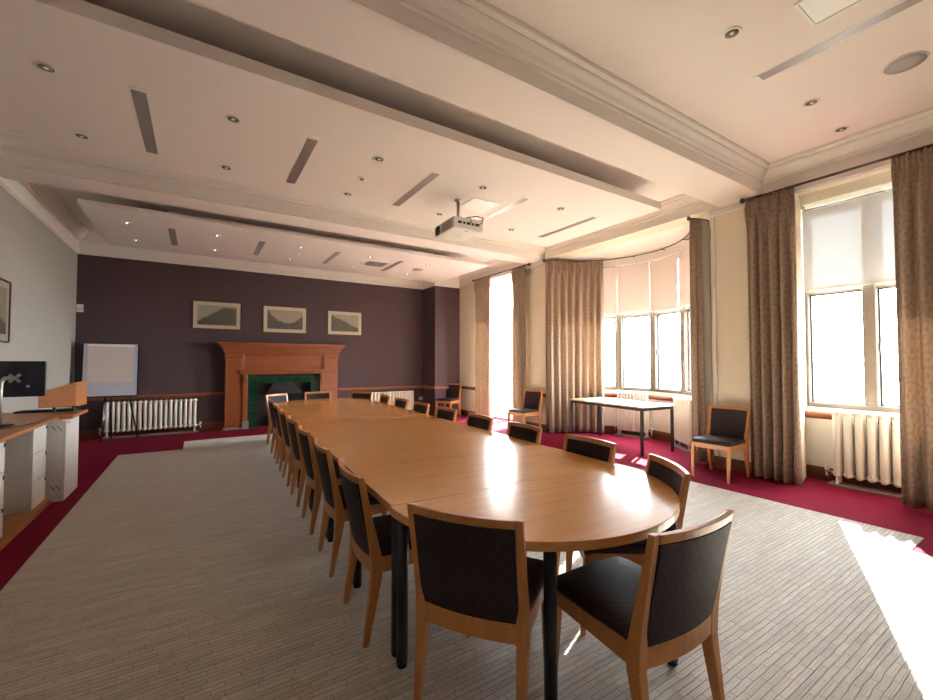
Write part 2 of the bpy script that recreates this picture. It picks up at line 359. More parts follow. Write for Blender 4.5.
# bay
BC = (5.60, 4.68); BR = 1.53
ANG = [75, 50, 25, 0.5, -24.5, -50, -75]
def bp(r, a):
    p = (BC[0] + r * math.cos(R_(a)), BC[1] + r * math.sin(R_(a)))
    if a <= -74: p = (p[0] + 0.06, p[1] - 0.19)      # the bay runs out a little wider on this side
    return p
w = MB()
for a, b in zip(ANG[:-1], ANG[1:]):
    q = [bp(BR, a), bp(BR, b), bp(BR + 0.32, b), bp(BR + 0.32, a)]
    w.prism(q, 0, 0.86); w.prism(q, 3.32, 3.75)
for a, sgn in ((75, 1), (-75, -1)):
    p, q = bp(BR, a), bp(BR + 0.32, a)
    w.prism([p, q, (q[0], q[1] + sgn * 0.2), (5.95, q[1] + sgn * 0.2), (5.95, p[1] + sgn * 0.012)], 0, ZBEAM + 0.2)
struct(w.build('wall_bay', M['recess']))
struct(MB().prism([(6.19, 6.3)] + [bp(BR + 0.3, a) for a in ANG] + [(6.19, 2.85)], ZBEAM, ZBEAM + 0.1).build('ceiling_bay', M['ceil']))
struct(MB().box(-60, 90, -70, 90, -4.2, -4.0).build('ground', M['ground']))

# beams across the room
struct(MB().box(XL, XR, 2.36, 2.83, ZBEAM, ZC).build('ceiling_beam_near', M['ceil']))
struct(MB().box(XL, XR, 6.24, 6.70, ZBEAM - 0.02, ZC).build('ceiling_beam_far', M['ceil']))

def ring(name, poly, prof, m):
    """poly: closed CCW corner list of the coffer; prof: list of (inset, z) from the bottom up; mitred at the corners"""
    n = len(poly); P = [Vector((x, y)) for x, y in poly]
    mit = []
    for i in range(n):
        d0 = (P[i] - P[i - 1]).normalized(); d1 = (P[(i + 1) % n] - P[i]).normalized()
        n0 = Vector((-d0.y, d0.x)); n1 = Vector((-d1.y, d1.x)); k = n0 + n1; mit.append(k / (k.dot(n0)))
    mb = MB(); V = []
    full = list(prof) + [(0.0 - 0.002, prof[-1][1]), (0.0 - 0.002, prof[0][1])]
    for i in range(n):
        V.append([mb.bm.verts.new((P[i].x + mit[i].x * o, P[i].y + mit[i].y * o, z)) for o, z in full])
    kN = len(full)
    for i in range(n):
        for k in range(kN):
            mb._face([V[i][k], V[(i + 1) % n][k], V[(i + 1) % n][(k + 1) % kN], V[i][(k + 1) % kN]])
    return struct(mb.build(name, m))
crown = [(0.0, 3.50), (0.022, 3.505), (0.022, 3.625), (0.040, 3.635), (0.040, 3.66), (0.062, 3.672), (0.078, 3.70), (0.112, 3.73), (0.120, 3.745), (0.120, 3.758), (0.158, 3.77), (0.165, 3.785), (0.165, 3.80)]
back = [(XL, 6.70), (XR, 6.70), (XR, CH_Y), (CH_X0, CH_Y), (CH_X0, YB), (XL, YB)]
ring('trim_1', [(XL, YF), (XR, YF), (XR, 2.36), (XL, 2.36)], crown, M['crown'])
ring('trim_2', [(XL, 2.83), (XR, 2.83), (XR, 6.24), (XL, 6.24)], crown, M['crown'])
ring('trim_3', back, crown, M['crown'])
# band under the crown along the walls
def band(name, pts, prof, m):
    """open path; prof = list of (inset,z) on the left side of the path"""
    P = [Vector(p) for p in pts]; n = len(P); mb = MB(); V = []
    for i in range(n):
        if i == 0: d = (P[1] - P[0]).normalized(); k = Vector((-d.y, d.x))
        elif i == n - 1: d = (P[-1] - P[-2]).normalized(); k = Vector((-d.y, d.x))
        else:
            d0 = (P[i] - P[i - 1]).normalized(); d1 = (P[i + 1] - P[i]).normalized()
            n0 = Vector((-d0.y, d0.x)); n1 = Vector((-d1.y, d1.x)); k = n0 + n1; k = k / k.dot(n0)
        V.append([mb.bm.verts.new((P[i].x + k.x * o, P[i].y + k.y * o, z)) for o, z in prof])
    kN = len(prof)
    for i in range(n - 1):
        for k in range(kN): mb._face([V[i][k], V[i + 1][k], V[i + 1][(k + 1) % kN], V[i][(k + 1) % kN]])
    mb._face(V[0]); mb._face(V[-1][::-1])
    return mb.build(name, m)
bprof = [(-0.002, 3.41), (0.012, 3.41), (0.018, 3.425), (0.03, 3.43), (0.03, 3.47), (0.02, 3.485), (0.022, 3.515), (-0.002, 3.515)]
struct(band('trim_4', [(XR, 6.19), (XR, CH_Y), (CH_X0, CH_Y), (CH_X0, YB), (XL, YB), (XL, YF), (XR, YF), (XR, 2.98)],
     [(o, z if z > 3.45 else z - 0.012) for o, z in bprof], M['crown']))
# skirting and dado rail
skirt = [(-0.002, 0), (0.025, 0), (0.025, 0.12), (0.014, 0.15), (-0.002, 0.15)]
dado = [(-0.002, 0.70), (0.012, 0.70), (0.02, 0.715), (0.035, 0.73), (0.035, 0.755), (0.02, 0.77), (-0.002, 0.775)]
FX0, FX1 = 0.45, 2.79
for nm, pr, mm in (('baseboard_back', skirt, M['darkwood']), ('trim_5', dado, M['dadowood'])):
    o = band(nm, [(XR, CH_Y), (CH_X0, CH_Y), (CH_X0, YB), (FX1 + 0.0, YB)], pr, mm); struct(o)
    o = band(nm + '_2' if 'trim' in nm else 'baseboard_back_left', [(FX0, YB), (XL, YB)], pr, mm); struct(o)
bpy.data.objects['trim_5_2'].name = 'trim_6'
struct(band('baseboard_left', [(XL, YB), (XL, YF)], skirt, M['darkwood']))
for i, (a, b) in enumerate((((XR, YF), (XR, YN0)), ((XR, YN1), (XR, 2.98)), ((XR, 6.19), (XR, YFW0)), ((XR, YFW1), (XR, CH_Y)))):
    struct(band('baseboard_right_%d' % (i + 1), [a, b], skirt, M['darkwood']))
    struct(band('trim_%d' % (7 + i), [a, b], dado, M['darkwood']))
struct(band('baseboard_recess', [(XN, YN0), (XN, YNW)], skirt, M['darkwood']))
struct(band('trim_11', [(XN, YN0), (XN, YNW)], [(o, z + 0.03) for o, z in dado], M['dadowood']))
struct(band('baseboard_bay', [bp(BR, a) for a in ANG[::-1]], skirt, M['darkwood']))
struct(band('trim_12', [bp(BR, a) for a in ANG[::-1]], [(o, z + 0.02) for o, z in dado], M['dadowood']))

# the inset of grey strip carpet
tag(MB().prism([(-1.01, YF + 0.05), (4.5, YF + 0.05), (4.5, 0.87), (4.92, 0.87), (4.92, 8.97), (-0.2, 8.97), (-0.2, 8.18), (-1.01, 8.18)], 0.0005, 0.006)
    .build('carpet', M['strip']), 'grey beige strip woven carpet laid under the long meeting table', 'carpet')
FZ = 0.006

# ---------------------------------------------------------------- windows
def window_unit(idx, Mx, width, z0, z1, ztr, lights, jamb=0.05, mull=0.09, lead=True, thick=0.14, frame_m='stone', casement_in=()):
    """local frame: x along the wall, y outward, origin at the middle of the inner face"""
    r = bpy.data.objects.new('window_%d' % idx, None); COL.objects.link(r); r['kind'] = 'structure'
    def bld(mb, name, m, par, bev=0.0):
        mb.bm.transform(Mx); return mb.build(name, m, par, bevel=bev)
    f = MB(); h = width / 2
    f.box(-h, -h + jamb, 0.02, 0.02 + thick, z0, z1); f.box(h - jamb, h, 0.02, 0.02 + thick, z0, z1)
    f.box(-h + jamb, h - jamb, 0.02, 0.02 + thick, z0, z0 + 0.06); f.box(-h + jamb, h - jamb, 0.02, 0.02 + thick, z1 - 0.06, z1)
    xs = [-h + jamb + (2 * h - 2 * jamb) * i / lights for i in range(lights + 1)]
    if ztr: f.box(-h + jamb, h - jamb, 0.02, 0.02 + thick, ztr - 0.045, ztr + 0.045)
    fo = bld(f, 'window_frame', M[frame_m], r, 0.012)
    for x in xs[1:-1]:
        bld(MB().box(x - mull / 2, x + mull / 2, 0.0, 0.04 + thick, z0 + 0.06, z1 - 0.06), 'mullion', M[frame_m], r, 0.02)
    rows = [(z0 + 0.06, ztr - 0.045), (ztr + 0.045, z1 - 0.06)] if ztr else [(z0 + 0.06, z1 - 0.06)]
    for li in range(lights):
        a = xs[li] + (mull / 2 if li else 0); b = xs[li + 1] - (mull / 2 if li < lights - 1 else 0)
        for ri, (lo, hi) in enumerate(rows):
            c = MB(); t = 0.016; y0, y1 = 0.09, 0.115
            c.box(a, a + t, y0, y1, lo, hi); c.box(b - t, b, y0, y1, lo, hi); c.box(a + t, b - t, y0, y1, lo, lo + t); c.box(a + t, b - t, y0, y1, hi - t, hi)
            if lead and ri == 0:
                for k in (1, 2): xx = a + (b - a) * k / 3; c.box(xx - 0.002, xx + 0.002, 0.1, 0.106, lo, lo + (hi - lo) * 0.36)
                for k in (0.18, 0.36): zz = lo + (hi - lo) * k; c.box(a, b, 0.1, 0.106, zz - 0.002, zz + 0.002)
            co = bld(c, 'casement', M['iron'], r)
            bld(MB().box(a + 0.01, b - 0.01, 0.1005, 0.1035, lo + 0.01, hi - 0.01), 'pane', M['glass'], co)
            if ri == 0 and li in casement_in:
                hm = MB(); zz = lo + (hi - lo) * 0.5; hm.box(a + 0.004, a + 0.02, 0.06, 0.09, zz - 0.04, zz + 0.04)
                hm.tube([(a + 0.012, 0.065, zz + 0.02), (a + 0.012, 0.05, zz - 0.02), (a + 0.02, 0.045, zz - 0.1)], 0.006, 6)
                bld(hm, 'window_latch', M['iron'], co)
    return r
def blind(Mx, width, z0, z1, label, m, group, chain=True):
    loc = Mx @ Vector((0, 0, z1))
    t = thing('roller_blind', label, 'blind', tuple(loc), 0, group)
    def bld(mb, name, mm, par, **k):
        mb.bm.transform(Mx); return mb.build(name, mm, par, world=True, **k)
    h = width / 2
    bld(MB().tube([(-h, -0.02, z1 - 0.02), (h, -0.02, z1 - 0.02)], 0.02, 10), 'roller', m, t, smooth=False)
    bld(MB().box(-h, h, -0.042, -0.0405, z0, z1 - 0.02), 'blind_cloth', m, t)
    bld(MB().box(-h, h, -0.047, -0.035, z0 - 0.012, z0 + 0.01), 'hem_bar', M['plaster'], t)
    if chain: bld(MB().tube([(h - 0.02, -0.06, z1 - 0.02), (h - 0.02, -0.06, z0 - 0.35)], 0.0025, 5), 'pull_cord', M['plaster'], t)
    return t
# near window, facing -X: local x = +Y? use frame with x along -Y so outward is +X
Mn = Matrix(((0, 1, 0, XN + 0.04), (-1, 0, 0, (YN0 + YNW) / 2), (0, 0, 1, 0), (0, 0, 0, 1)))
window_unit(1, Mn, YNW - YN0, 0.86, 3.34, 2.30, 3, jamb=0.03, mull=0.12, casement_in=(1,))
blind(Mn, YNW - YN0 - 0.02, 2.31, 3.31, 'white roller blind drawn halfway down over the nearest window, beside the right-hand curtains', M['blind'], None)
# far window, tall; its top blind is added to shorten the sun patch
Mf = Matrix(((0, 1, 0, 6.45), (-1, 0, 0, (YFW0 + 9.19) / 2), (0, 0, 1, 0), (0, 0, 0, 1)))
window_unit(2, Mf, 9.19 - YFW0, 0.10, 3.46, 0, 2, jamb=0.05, mull=0.05, lead=False, frame_m='wframe')
blind(Mf, 9.1 - YFW0 - 0.06, 2.72, 3.44, 'added white roller blind trimming the sun high in the tall far window between narrow curtains', M['blind_suncut'], None, chain=False)
struct(MB().box(6.40, 6.46, 8.25, 8.95, 0.72, 0.79).build('trim_13', M['oak']))
# bay windows
names = ['leftmost', 'second', 'third', 'fourth', 'fifth', 'rightmost']
bw = ['behind the wide left curtain', 'beside the wide left curtain', 'left of the middle of the bay', 'right of the middle of the bay', 'beside the thin right curtain', 'behind the thin right curtain']
for i, (a, b) in enumerate(zip(ANG[:-1], ANG[1:])):
    p, q = Vector(bp(BR, a)), Vector(bp(BR, b)); mid = (p + q) / 2; ax = (q - p).normalized(); out = Vector((-ax.y, ax.x))
    if out.dot(mid - Vector(BC)) < 0: out = -out
    Mx = Matrix(((ax.x, out.x, 0, mid.x), (ax.y, out.y, 0, mid.y), (0, 0, 1, 0), (0, 0, 0, 1)))
    wd = (q - p).length
    if i == 5:       # solid pier added at the last facet to block stray sun
        k = 0.27 / wd; e = q + (p - q) * k; w = MB()
        w.prism([tuple(q), tuple(e), (e.x + out.x * 0.3, e.y + out.y * 0.3), (q.x + out.x * 0.3, q.y + out.y * 0.3)], 0.86, 3.32)
        struct(w.build('wall_bay_sun_stop', M['recess'])); mid = (p + e) / 2; wd -= 0.27
        Mx = Matrix(((ax.x, out.x, 0, mid.x), (ax.y, out.y, 0, mid.y), (0, 0, 1, 0), (0, 0, 0, 1)))
    window_unit(3 + i, Mx, wd + 0.02, 0.86, 3.32, 2.34, 1, jamb=0.062, casement_in=(0,) if i == 3 else ())
    blind(Mx, wd - 0.035, 2.36 + (0.03 if i == 2 else 0), 3.30, 'white roller blind shaded pinkish in the bay window, %s' % bw[i], M['blindbay'], 'roller blinds in the bay')

# ---------------------------------------------------------------- ceiling rafts and fittings
RZ = 3.47
def raft(label, x0, x1, y0, y1, th=0.10):
    t = thing('ceiling_raft', label, 'ceiling panel', ((x0 + x1) / 2, (y0 + y1) / 2, RZ), 0, 'dropped ceiling rafts')
    MB().box(x0, x1, y0, y1, RZ, RZ + th).build('panel', M['ceil'], t, world=True, bevel=0.004)
    MB().box(x0 + 0.9, x1 - 0.9, y0 + 0.8, y1 - 0.8, RZ + th + 0.0005, ZC - 0.001).build('hanger_box', M['ceil'], t, world=True)
raft('broad flat ceiling raft with five slots over the long table, holding the projector', -1.38, 5.21, 3.27, 5.44)
raft('flat ceiling raft nearest the fireplace wall, with small lit spotlights', -1.36, 5.19, 7.20, 9.52, 0.06)
# downlight
def make_downlight(x, y, z, label, lit, group):
    t = thing('downlight', label, 'ceiling light', (x, y, z), 0, group)
    MB().lathe([(0.044, -0.001), (0.060, -0.001), (0.064, -0.006), (0.056, -0.010), (0.046, -0.006), (0.044, -0.001)], n=24).build('trim_ring', M['plaster'], t, smooth=True)
    MB().lathe([(0.0445, -0.0055), (0.038, -0.003), (0.012, -0.0012), (0.001, -0.001)], n=20).build('reflector', M['can'], t, smooth=True)
    MB().lathe([(0.001, -0.001), (0.013, -0.0015), (0.015, -0.006), (0.009, -0.012), (0.001, -0.013)], n=12).build('bulb', M['bulb_on' if lit else 'bulb'], t, smooth=True)
    index_kids(t); return t
cols = [-0.93, 0.21, 1.50, 2.78, 4.05]
cw = ['column nearest the left wall', 'second column from the left wall', 'middle column', 'fourth column from the left wall', 'column nearest the windows']
dl = make_downlight(cols[0], 3.98, RZ, 'round downlight in the middle raft, near row, ' + cw[0], False, 'downlights in the middle raft')
for i, x in enumerate(cols):
    for j, y in enumerate((3.98, 5.03)):
        if i or j: dup(dl, (x, y, RZ), 0, 'round downlight in the middle raft, %s row, %s' % (('near', 'far')[j], cw[i]))
dlf = make_downlight(cols[0], 7.84, RZ, 'small lit downlight in the far raft, near row, ' + cw[0], True, 'downlights in the far raft')
for i, x in enumerate(cols):
    for j, y in enumerate((7.84, 8.88)):
        if i or j: dup(dlf, (x, y, RZ), 0, 'small lit downlight in the far raft, %s row, %s' % (('near', 'far')[j], cw[i]))
dln = make_downlight(3.21, 1.45, ZC, 'round downlight above the camera side, left of the long metal slot', False, 'downlights in the near ceiling')
dup(dln, (4.70, 1.46, ZC), 0, 'round downlight just beyond the long metal slot, near the ceiling speaker')
dup(dln, (5.50, 1.47, ZC), 0, 'round downlight closest to the nearest window cornice')
# slots
def slot(x, y0, y1, z, label, group, shine='slot'):
    t = thing('slot_diffuser', label, 'ceiling vent', (x, (y0 + y1) / 2, z), 0, group); w2 = 0.048; L = (y1 - y0) / 2
    MB().box(-w2 - 0.006, w2 + 0.006, -L - 0.05, -L, -0.004, -0.0005).box(-w2 - 0.006, w2 + 0.006, L, L + 0.02, -0.004, -0.0005)\
        .box(-w2 - 0.006, -w2, -L, L, -0.004, -0.0005).box(w2, w2 + 0.006, -L, L, -0.004, -0.0005).build('frame', M['plaster'], t)
    MB().box(-w2, w2, -L, L, -0.003, -0.0005).build('diffuser', M[shine], t)
for i, x in enumerate((-0.42, 0.85, 2.14, 3.43, 4.70)):
    slot(x, 3.95, 5.07, RZ, 'narrow grey slot in the middle raft, %s' % ['nearest the left wall', 'second from the left wall', 'just left of the projector', 'passing behind the projector', 'nearest the windows'][i], 'slots in the middle raft')
for i, x in enumerate((-0.39, 0.88, 2.16, 3.44)):
    slot(x, 7.80, 8.90, RZ, 'short looking grey slot in the far raft, %s of four from the left wall' % ['first', 'second', 'third', 'fourth'][i], 'slots in the far raft')
slot(3.93, -0.6, 1.56, ZC, 'long shiny metal slot in the ceiling at the top right of the photo', None)
# near ceiling panel, speaker, detector
t = thing('access_panel', 'square white framed access panel in the ceiling above the long metal slot', 'ceiling panel', (3.45, 0.8, ZC))
MB().box(3.32, 3.62, 0.80, 1.09, ZC - 0.004, ZC - 0.0005).build('panel', M['plaster'], t, world=True)
f = MB()
for a in ((3.30, 3.64, 1.09, 1.11), (3.30, 3.64, 0.78, 0.80), (3.30, 3.32, 0.80, 1.09), (3.62, 3.64, 0.80, 1.09)): f.box(*a, ZC - 0.01, ZC - 0.0005)
f.build('frame', M['plaster'], t, world=True, bevel=0.002)
def round_speaker(x, y, z, r, label):
    t = thing('ceiling_speaker', label, 'speaker', (x, y, z))
    MB().lathe([(r * 0.86, -0.001), (r, -0.001), (r, -0.004), (r * 0.93, -0.009), (r * 0.86, -0.006)], n=36).build('rim', M['plaster'], t, smooth=True)
    MB().lathe([(0.001, -0.012), (r * 0.5, -0.0115), (r * 0.9, -0.0098), (r * 0.9, -0.001), (0.001, -0.001)], n=36).build('grille', M['spk'], t, smooth=True)
round_speaker(4.70, 0.86, ZC, 0.135, 'large round ceiling speaker with grey mesh at the right edge')
round_speaker(4.06, 8.33, RZ, 0.13, 'round white ceiling speaker in the far raft by the windows')
t = thing('access_panel', 'square access panel in the middle raft right behind the projector pole', 'ceiling panel', (3.06, 4.48, RZ))
MB().box(-0.2, 0.2, -0.2, 0.2, -0.006, -0.0005).build('panel', M['plaster'], t, bevel=0.002)
MB().box(-0.015, 0.015, -0.18, -0.165, -0.009, -0.006).build('catch', M['steel'], t)
t = thing('ceiling_grille', 'square grey ventilation grille in the far raft between slots', 'vent', (3.08, 8.35, RZ))
g = MB()
for k in range(9): g.box(-0.2, 0.2, -0.2 + k * 0.047, -0.178 + k * 0.047, -0.008, -0.0005)
g.build('louvre', M['slot'], t)
MB().box(-0.23, 0.23, 0.2, 0.23, -0.008, -0.0005).box(-0.23, 0.23, -0.23, -0.2, -0.008, -0.0005).box(-0.23, -0.2, -0.2, 0.2, -0.008, -0.0005).box(0.2, 0.23, -0.2, 0.2, -0.008, -0.0005).build('frame', M['plaster'], t)
for x, y, lb in ((1.54, 8.36, 'small white smoke detector in the far raft, above the second slot gap'), (2.83, 8.42, 'small white smoke detector beside the square grille in the far raft')):
    t = thing('smoke_detector', lb, 'smoke detector', (x, y, RZ))
    MB().lathe([(0.001, -0.0005), (0.055, -0.0005), (0.055, -0.012), (0.04, -0.02), (0.036, -0.04), (0.001, -0.046)], n=20).build('housing', M['plaster'], t, smooth=True)
t = thing('motion_sensor', 'small boxy white sensor in the middle raft between two downlights', 'sensor', (1.50, 4.50, RZ))
MB().box(-0.045, 0.045, -0.03, 0.03, -0.012, -0.0005).build('base', M['plaster'], t, bevel=0.004)
MB().lathe([(0.001, -0.012), (0.022, -0.012), (0.02, -0.025), (0.001, -0.032)], n=14).build('lens', M['can'], t, smooth=True)

# projector
t = thing('projector', 'white ceiling projector on a short pole with loose black cables', 'projector', (2.74, 4.47, RZ), R_(-2))
MB().tube([(0, 0, -0.001), (0, 0, -0.22)], 0.02, 14).lathe([(0.05, -0.001), (0.05, -0.012), (0.02, -0.02)], n=18).build('pole', M['steel'], t, smooth=True)
b = MB().box(-0.21, 0.21, -0.26, 0.26, -0.45, -0.31).build('body', M['plaster'], t, bevel=0.015)
MB().box(-0.05, 0.05, -0.06, 0.06, -0.31, -0.29).box(-0.03, 0.03, -0.03, 0.03, -0.29, -0.215).build('bracket', M['steel'], t, bevel=0.004)
Mg = Matrix.Translation((-0.2105, 0.15, -0.385)) @ Matrix.Rotation(R_(-90), 4, 'Y')
MB().lathe([(0.001, 0.0), (0.05, 0.0), (0.056, 0.006), (0.062, 0.006), (0.062, -0.002)], n=24, M4=Mg).build('lens', M['black'], b, smooth=True)
g = MB()
for k in range(9): g.box(-0.2125, -0.2105, -0.2 + k * 0.028, -0.186 + k * 0.028, -0.43, -0.335)
g.build('side_grille', M['slot'], b)
g = MB()
for k, (a, c) in enumerate(((-0.15, -0.1), (-0.08, -0.05), (-0.03, 0.02), (0.04, 0.07), (0.09, 0.15))): g.box(a, c, -0.2625, -0.2605, -0.39, -0.36)
g.build('port', M['blackmetal'], b)
MB().box(-0.06, 0.04, -0.003, 0.003, -0.4525, -0.4505).box(-0.02, 0.03, -0.2, -0.18, -0.4525, -0.4505).build('seam_mark', M['slot'], b)
for pts in ([(0.03, -0.03, -0.27), (0.06, -0.12, -0.25), (0.05, -0.2, -0.27), (0.03, -0.26, -0.33), (0.02, -0.285, -0.36), (0.0, -0.265, -0.375)],
            [(0.02, 0.0, -0.25), (0.1, -0.08, -0.23), (0.17, -0.18, -0.23), (0.19, -0.28, -0.28), (0.17, -0.3, -0.35), (0.12, -0.265, -0.375)]):
    MB().tube(pts, 0.006, 6).build('cable', M['black'], t, smooth=True)

# ---------------------------------------------------------------- chairs
def make_chair(label, group):
    t = thing('dining_chair', label, 'chair', (0, 0, FZ), 0, group)
    hw = 0.215
    for s in (-1, 1):
        MB().taper((s * 0.20, 0.235, 0), (s * 0.205, 0.205, 0.42), 0.024, 0.024, 0.042, 0.046).build('leg', M['beech_z'], t, bevel=0.004)
        MB().taper((s * 0.215, -0.265, 0), (s * 0.215, -0.211, 0.344), 0.026, 0.026, 0.044, 0.056).build('leg', M['beech_z'], t, bevel=0.004)
    # seat rails
    f = MB()
    for s in (-1, 1):
        f.loft([[(s * 0.226, -0.19, 0.345), (s * 0.204, -0.19, 0.345), (s * 0.204, -0.19, 0.425), (s * 0.226, -0.19, 0.425)],
                [(s * 0.222, 0.19, 0.365), (s * 0.2, 0.19, 0.365), (s * 0.2, 0.19, 0.425), (s * 0.222, 0.19, 0.425)]])
    f.box(-0.19, 0.19, 0.200, 0.222, 0.365, 0.425)
    f.build('seat_frame', M['beech_z'], t, bevel=0.003)
    # cushion
    prof = [(-0.222, -0.185), (0.222, -0.185), (0.224, 0.0), (0.222, 0.18), (0.205, 0.232), (0.0, 0.24), (-0.205, 0.232), (-0.222, 0.18), (-0.224, 0.0)]
    rings = [[(x * k, y * k + dy, z) for x, y in prof] for k, dy, z in ((0.98, 0, 0.4255), (1.0, 0, 0.435), (1.0, 0, 0.452), (0.975, 0, 0.465), (0.9, 0, 0.472), (0.5, 0, 0.476))]
    MB().loft(rings).build('seat', M['seat'], t, smooth=True)
    # back frame: posts with bend, curved top and lower rail
    yb = lambda z: -0.200 - 0.085 * max(0, (z - 0.42)) / 0.42
    sag = lambda x: -0.034 * (1 - (x / 0.24) ** 2)
    bf = MB()
    for s in (-1, 1):
        rings = []
        for z, wd, dp in ((0.345, 0.044, 0.056), (0.40, 0.044, 0.058), (0.46, 0.040, 0.05), (0.62, 0.034, 0.036), (0.84, 0.028, 0.026)):
            cx = s * (0.215 + 0.012 * (z - 0.4) / 0.44); cy = yb(z) - 0.012
            rings.append([(cx - wd / 2, cy - dp / 2, z), (cx + wd / 2, cy - dp / 2, z), (cx + wd / 2, cy + dp / 2, z), (cx - wd / 2, cy + dp / 2, z)])
        bf.loft(rings)
    def rail(z0, z1, th, xw, m=bf):
        rr = []
        for k in range(13):
            x = -xw + 2 * xw * k / 12
            ya, yc = yb(z0) - 0.012 + sag(x), yb(z1) - 0.012 + sag(x)
            rr.append([(x, ya - th / 2, z0), (x, ya + th / 2, z0), (x, yc + th / 2, z1), (x, yc - th / 2, z1)])
        m.loft(rr)
    rail(0.806, 0.84, 0.024, 0.215); rail(0.350, 0.428, 0.026, 0.198)
    bf.build('back_frame', M['beech_z'], t, bevel=0.003)
    bk = MB(); rail(0.429, 0.805, 0.030, 0.208, bk)
    bk.build('backrest', M['seat'], t)
    MB().box(0.165, 0.178, yb(0.42) - 0.012 + sag(0.17) - 0.0165, yb(0.42) - 0.012 + sag(0.17) - 0.0125, 0.415, 0.421).build('maker_tag', M['steel'], t)
    index_kids(t); return t
A0 = Vector((1.568, 1.84)); AD = Vector((0.048, 0.99885)); AN = Vector((0.99885, -0.048)); LT = 5.39; MODL = LT / 7; HWT = 0.787
AROT = math.atan2(-AD.x, AD.y)
ch0 = make_chair('', 'chairs around the long table')
def place(c, f, label, first=[True], back=0.27, group=None):
    """c = middle of the top of the back, f = facing"""
    f = Vector(f).normalized(); o = Vector(c) + f * back; rz = math.atan2(-f.x, f.y)
    if first[0]:
        first[0] = False; ch0.location = (o.x, o.y, FZ); ch0.rotation_euler = (0, 0, rz); ch0['label'] = label; return ch0
    return dup(ch0, (o.x, o.y, FZ), rz, label, group)
fc = A0 + AD * LT
place((0.882, 1.385), (0.83, 0.56), 'nearest black-backed chair at the left of the front table leg, back to the camera')
place((1.51, 0.86), (0.05, 1), 'large foreground chair pulled out at the rounded end of the table, black seat showing')
place((2.225, 1.405), (-0.82, 0.57), 'chair tucked in at the right of the rounded near end of the table')
o_ = ['first', 'second', 'third', 'fourth', 'fifth', 'sixth', 'seventh']
for i in range(7):
    j = random.uniform(-0.012, 0.012); c = A0 + AD * (0.385 + MODL * i)
    place(c - AN * 0.862 + AD * j, AN + AD * random.uniform(-0.03, 0.03), 'chair on the long left side of the table, %s of seven counted from the camera' % o_[i])
for i in range(7):
    j = random.uniform(-0.012, 0.012); c = A0 + AD * (0.36 + MODL * i)
    place(c + AN * 0.858 + AD * j, -AN + AD * random.uniform(-0.03, 0.03), 'chair on the window side of the table, %s of seven counted from the camera' % o_[i])
for v, r, fd, lb in (((-0.625, 0.78), 1.04, (0.6, -0.8), 'sunlit chair at the left of the far rounded table end, before the fireplace opening'),
                 ((0.09, 1), 1.02, (-0.05, -1), 'chair alone at the tip of the far table end, facing the camera before the fireplace'),
                 ((0.71, 0.5), 0.95, None, 'chair at the right of the far rounded table end, facing the camera')):
    v = Vector(v).normalized(); place(fc + v * r, fd or tuple(-v), lb)
place((5.675, 2.685), (-0.99, -0.04), 'empty chair against the wall between the bay and the nearest curtains', group='chairs along the wall')
place((5.71, 6.42), (-0.98, -0.12), 'empty chair against the wall just left of the wide bay curtain', group='chairs along the wall')
place((5.60, 9.40), (-0.87, -0.5), 'empty chair in the far corner where the purple wall meets the cream wall', group='chairs along the wall')

# ---------------------------------------------------------------- the long table: seven modules and two rounded ends
def table_leg(mb_x, mb_y, par):
    MB().tube([(mb_x, mb_y, 0.02), (mb_x, mb_y, 0.689)], 0.027, 18).build('leg', M['navymetal'], par, smooth=True)
    MB().lathe([(0.02, 0), (0.024, 0.004), (0.024, 0.02), (0.02, 0.022)], c=(mb_x, mb_y, 0), n=16).build('leg_foot', M['black'], par, smooth=True)
tm = thing('meeting_table', 'oak veneer table section, first from the camera end in the long meeting table', 'table', (A0.x + AD.x * MODL / 2, A0.y + AD.y * MODL / 2, FZ), AROT, 'straight sections of the long table')
g = 0.0012
MB().box(-HWT, HWT, -MODL / 2 + g, MODL / 2 - g, 0.690, 0.729).build('tabletop', M['table'], tm, bevel=0.003)
MB().box(-HWT + 0.09, HWT - 0.09, -MODL / 2 + 0.035, -MODL / 2 + 0.055, 0.64, 0.6895).box(-HWT + 0.09, HWT - 0.09, MODL / 2 - 0.055, MODL / 2 - 0.035, 0.64, 0.6895).build('apron', M['navymetal'], tm)
for sx in (-1, 1):
    for sy in (-1, 1): table_leg(sx * (HWT - 0.04), sy * (MODL / 2 - 0.035), tm)
index_kids(tm)
for i in range(1, 7):
    c = A0 + AD * MODL * (i + 0.5)
    dup(tm, (c.x, c.y, FZ), AROT, 'oak veneer table section, %s from the camera end in the long meeting table' % o_[i])
def end_table(c, rot, label, legs=((-0.355, -0.625), (0.35, -0.665))):
    t = thing('end_table', label, 'table', (c.x, c.y, FZ), rot, 'rounded ends of the long table')
    r = HWT + 0.012
    poly = [(-r, -g)] + [(-r * math.cos(PI * k / 48), -g - 0.785 * math.sin(PI * k / 48)) for k in range(1, 48)] + [(r, -g)]
    MB().prism(poly, 0.690, 0.729).build('tabletop', M['table'], t, bevel=0.003)
    MB().box(-0.7, 0.7, -0.06, -0.04, 0.64, 0.6895).build('apron', M['navymetal'], t)
    for x, y in ((-HWT + 0.035, -0.05), (HWT - 0.035, -0.05)) + tuple(legs): table_leg(x, y, t)
end_table(A0, AROT, 'half round oak veneer end of the long table nearest the camera')
end_table(fc, AROT + PI, 'half round oak veneer end of the long table nearest the fireplace', ((0.22, -0.71), (-0.33, -0.62)))

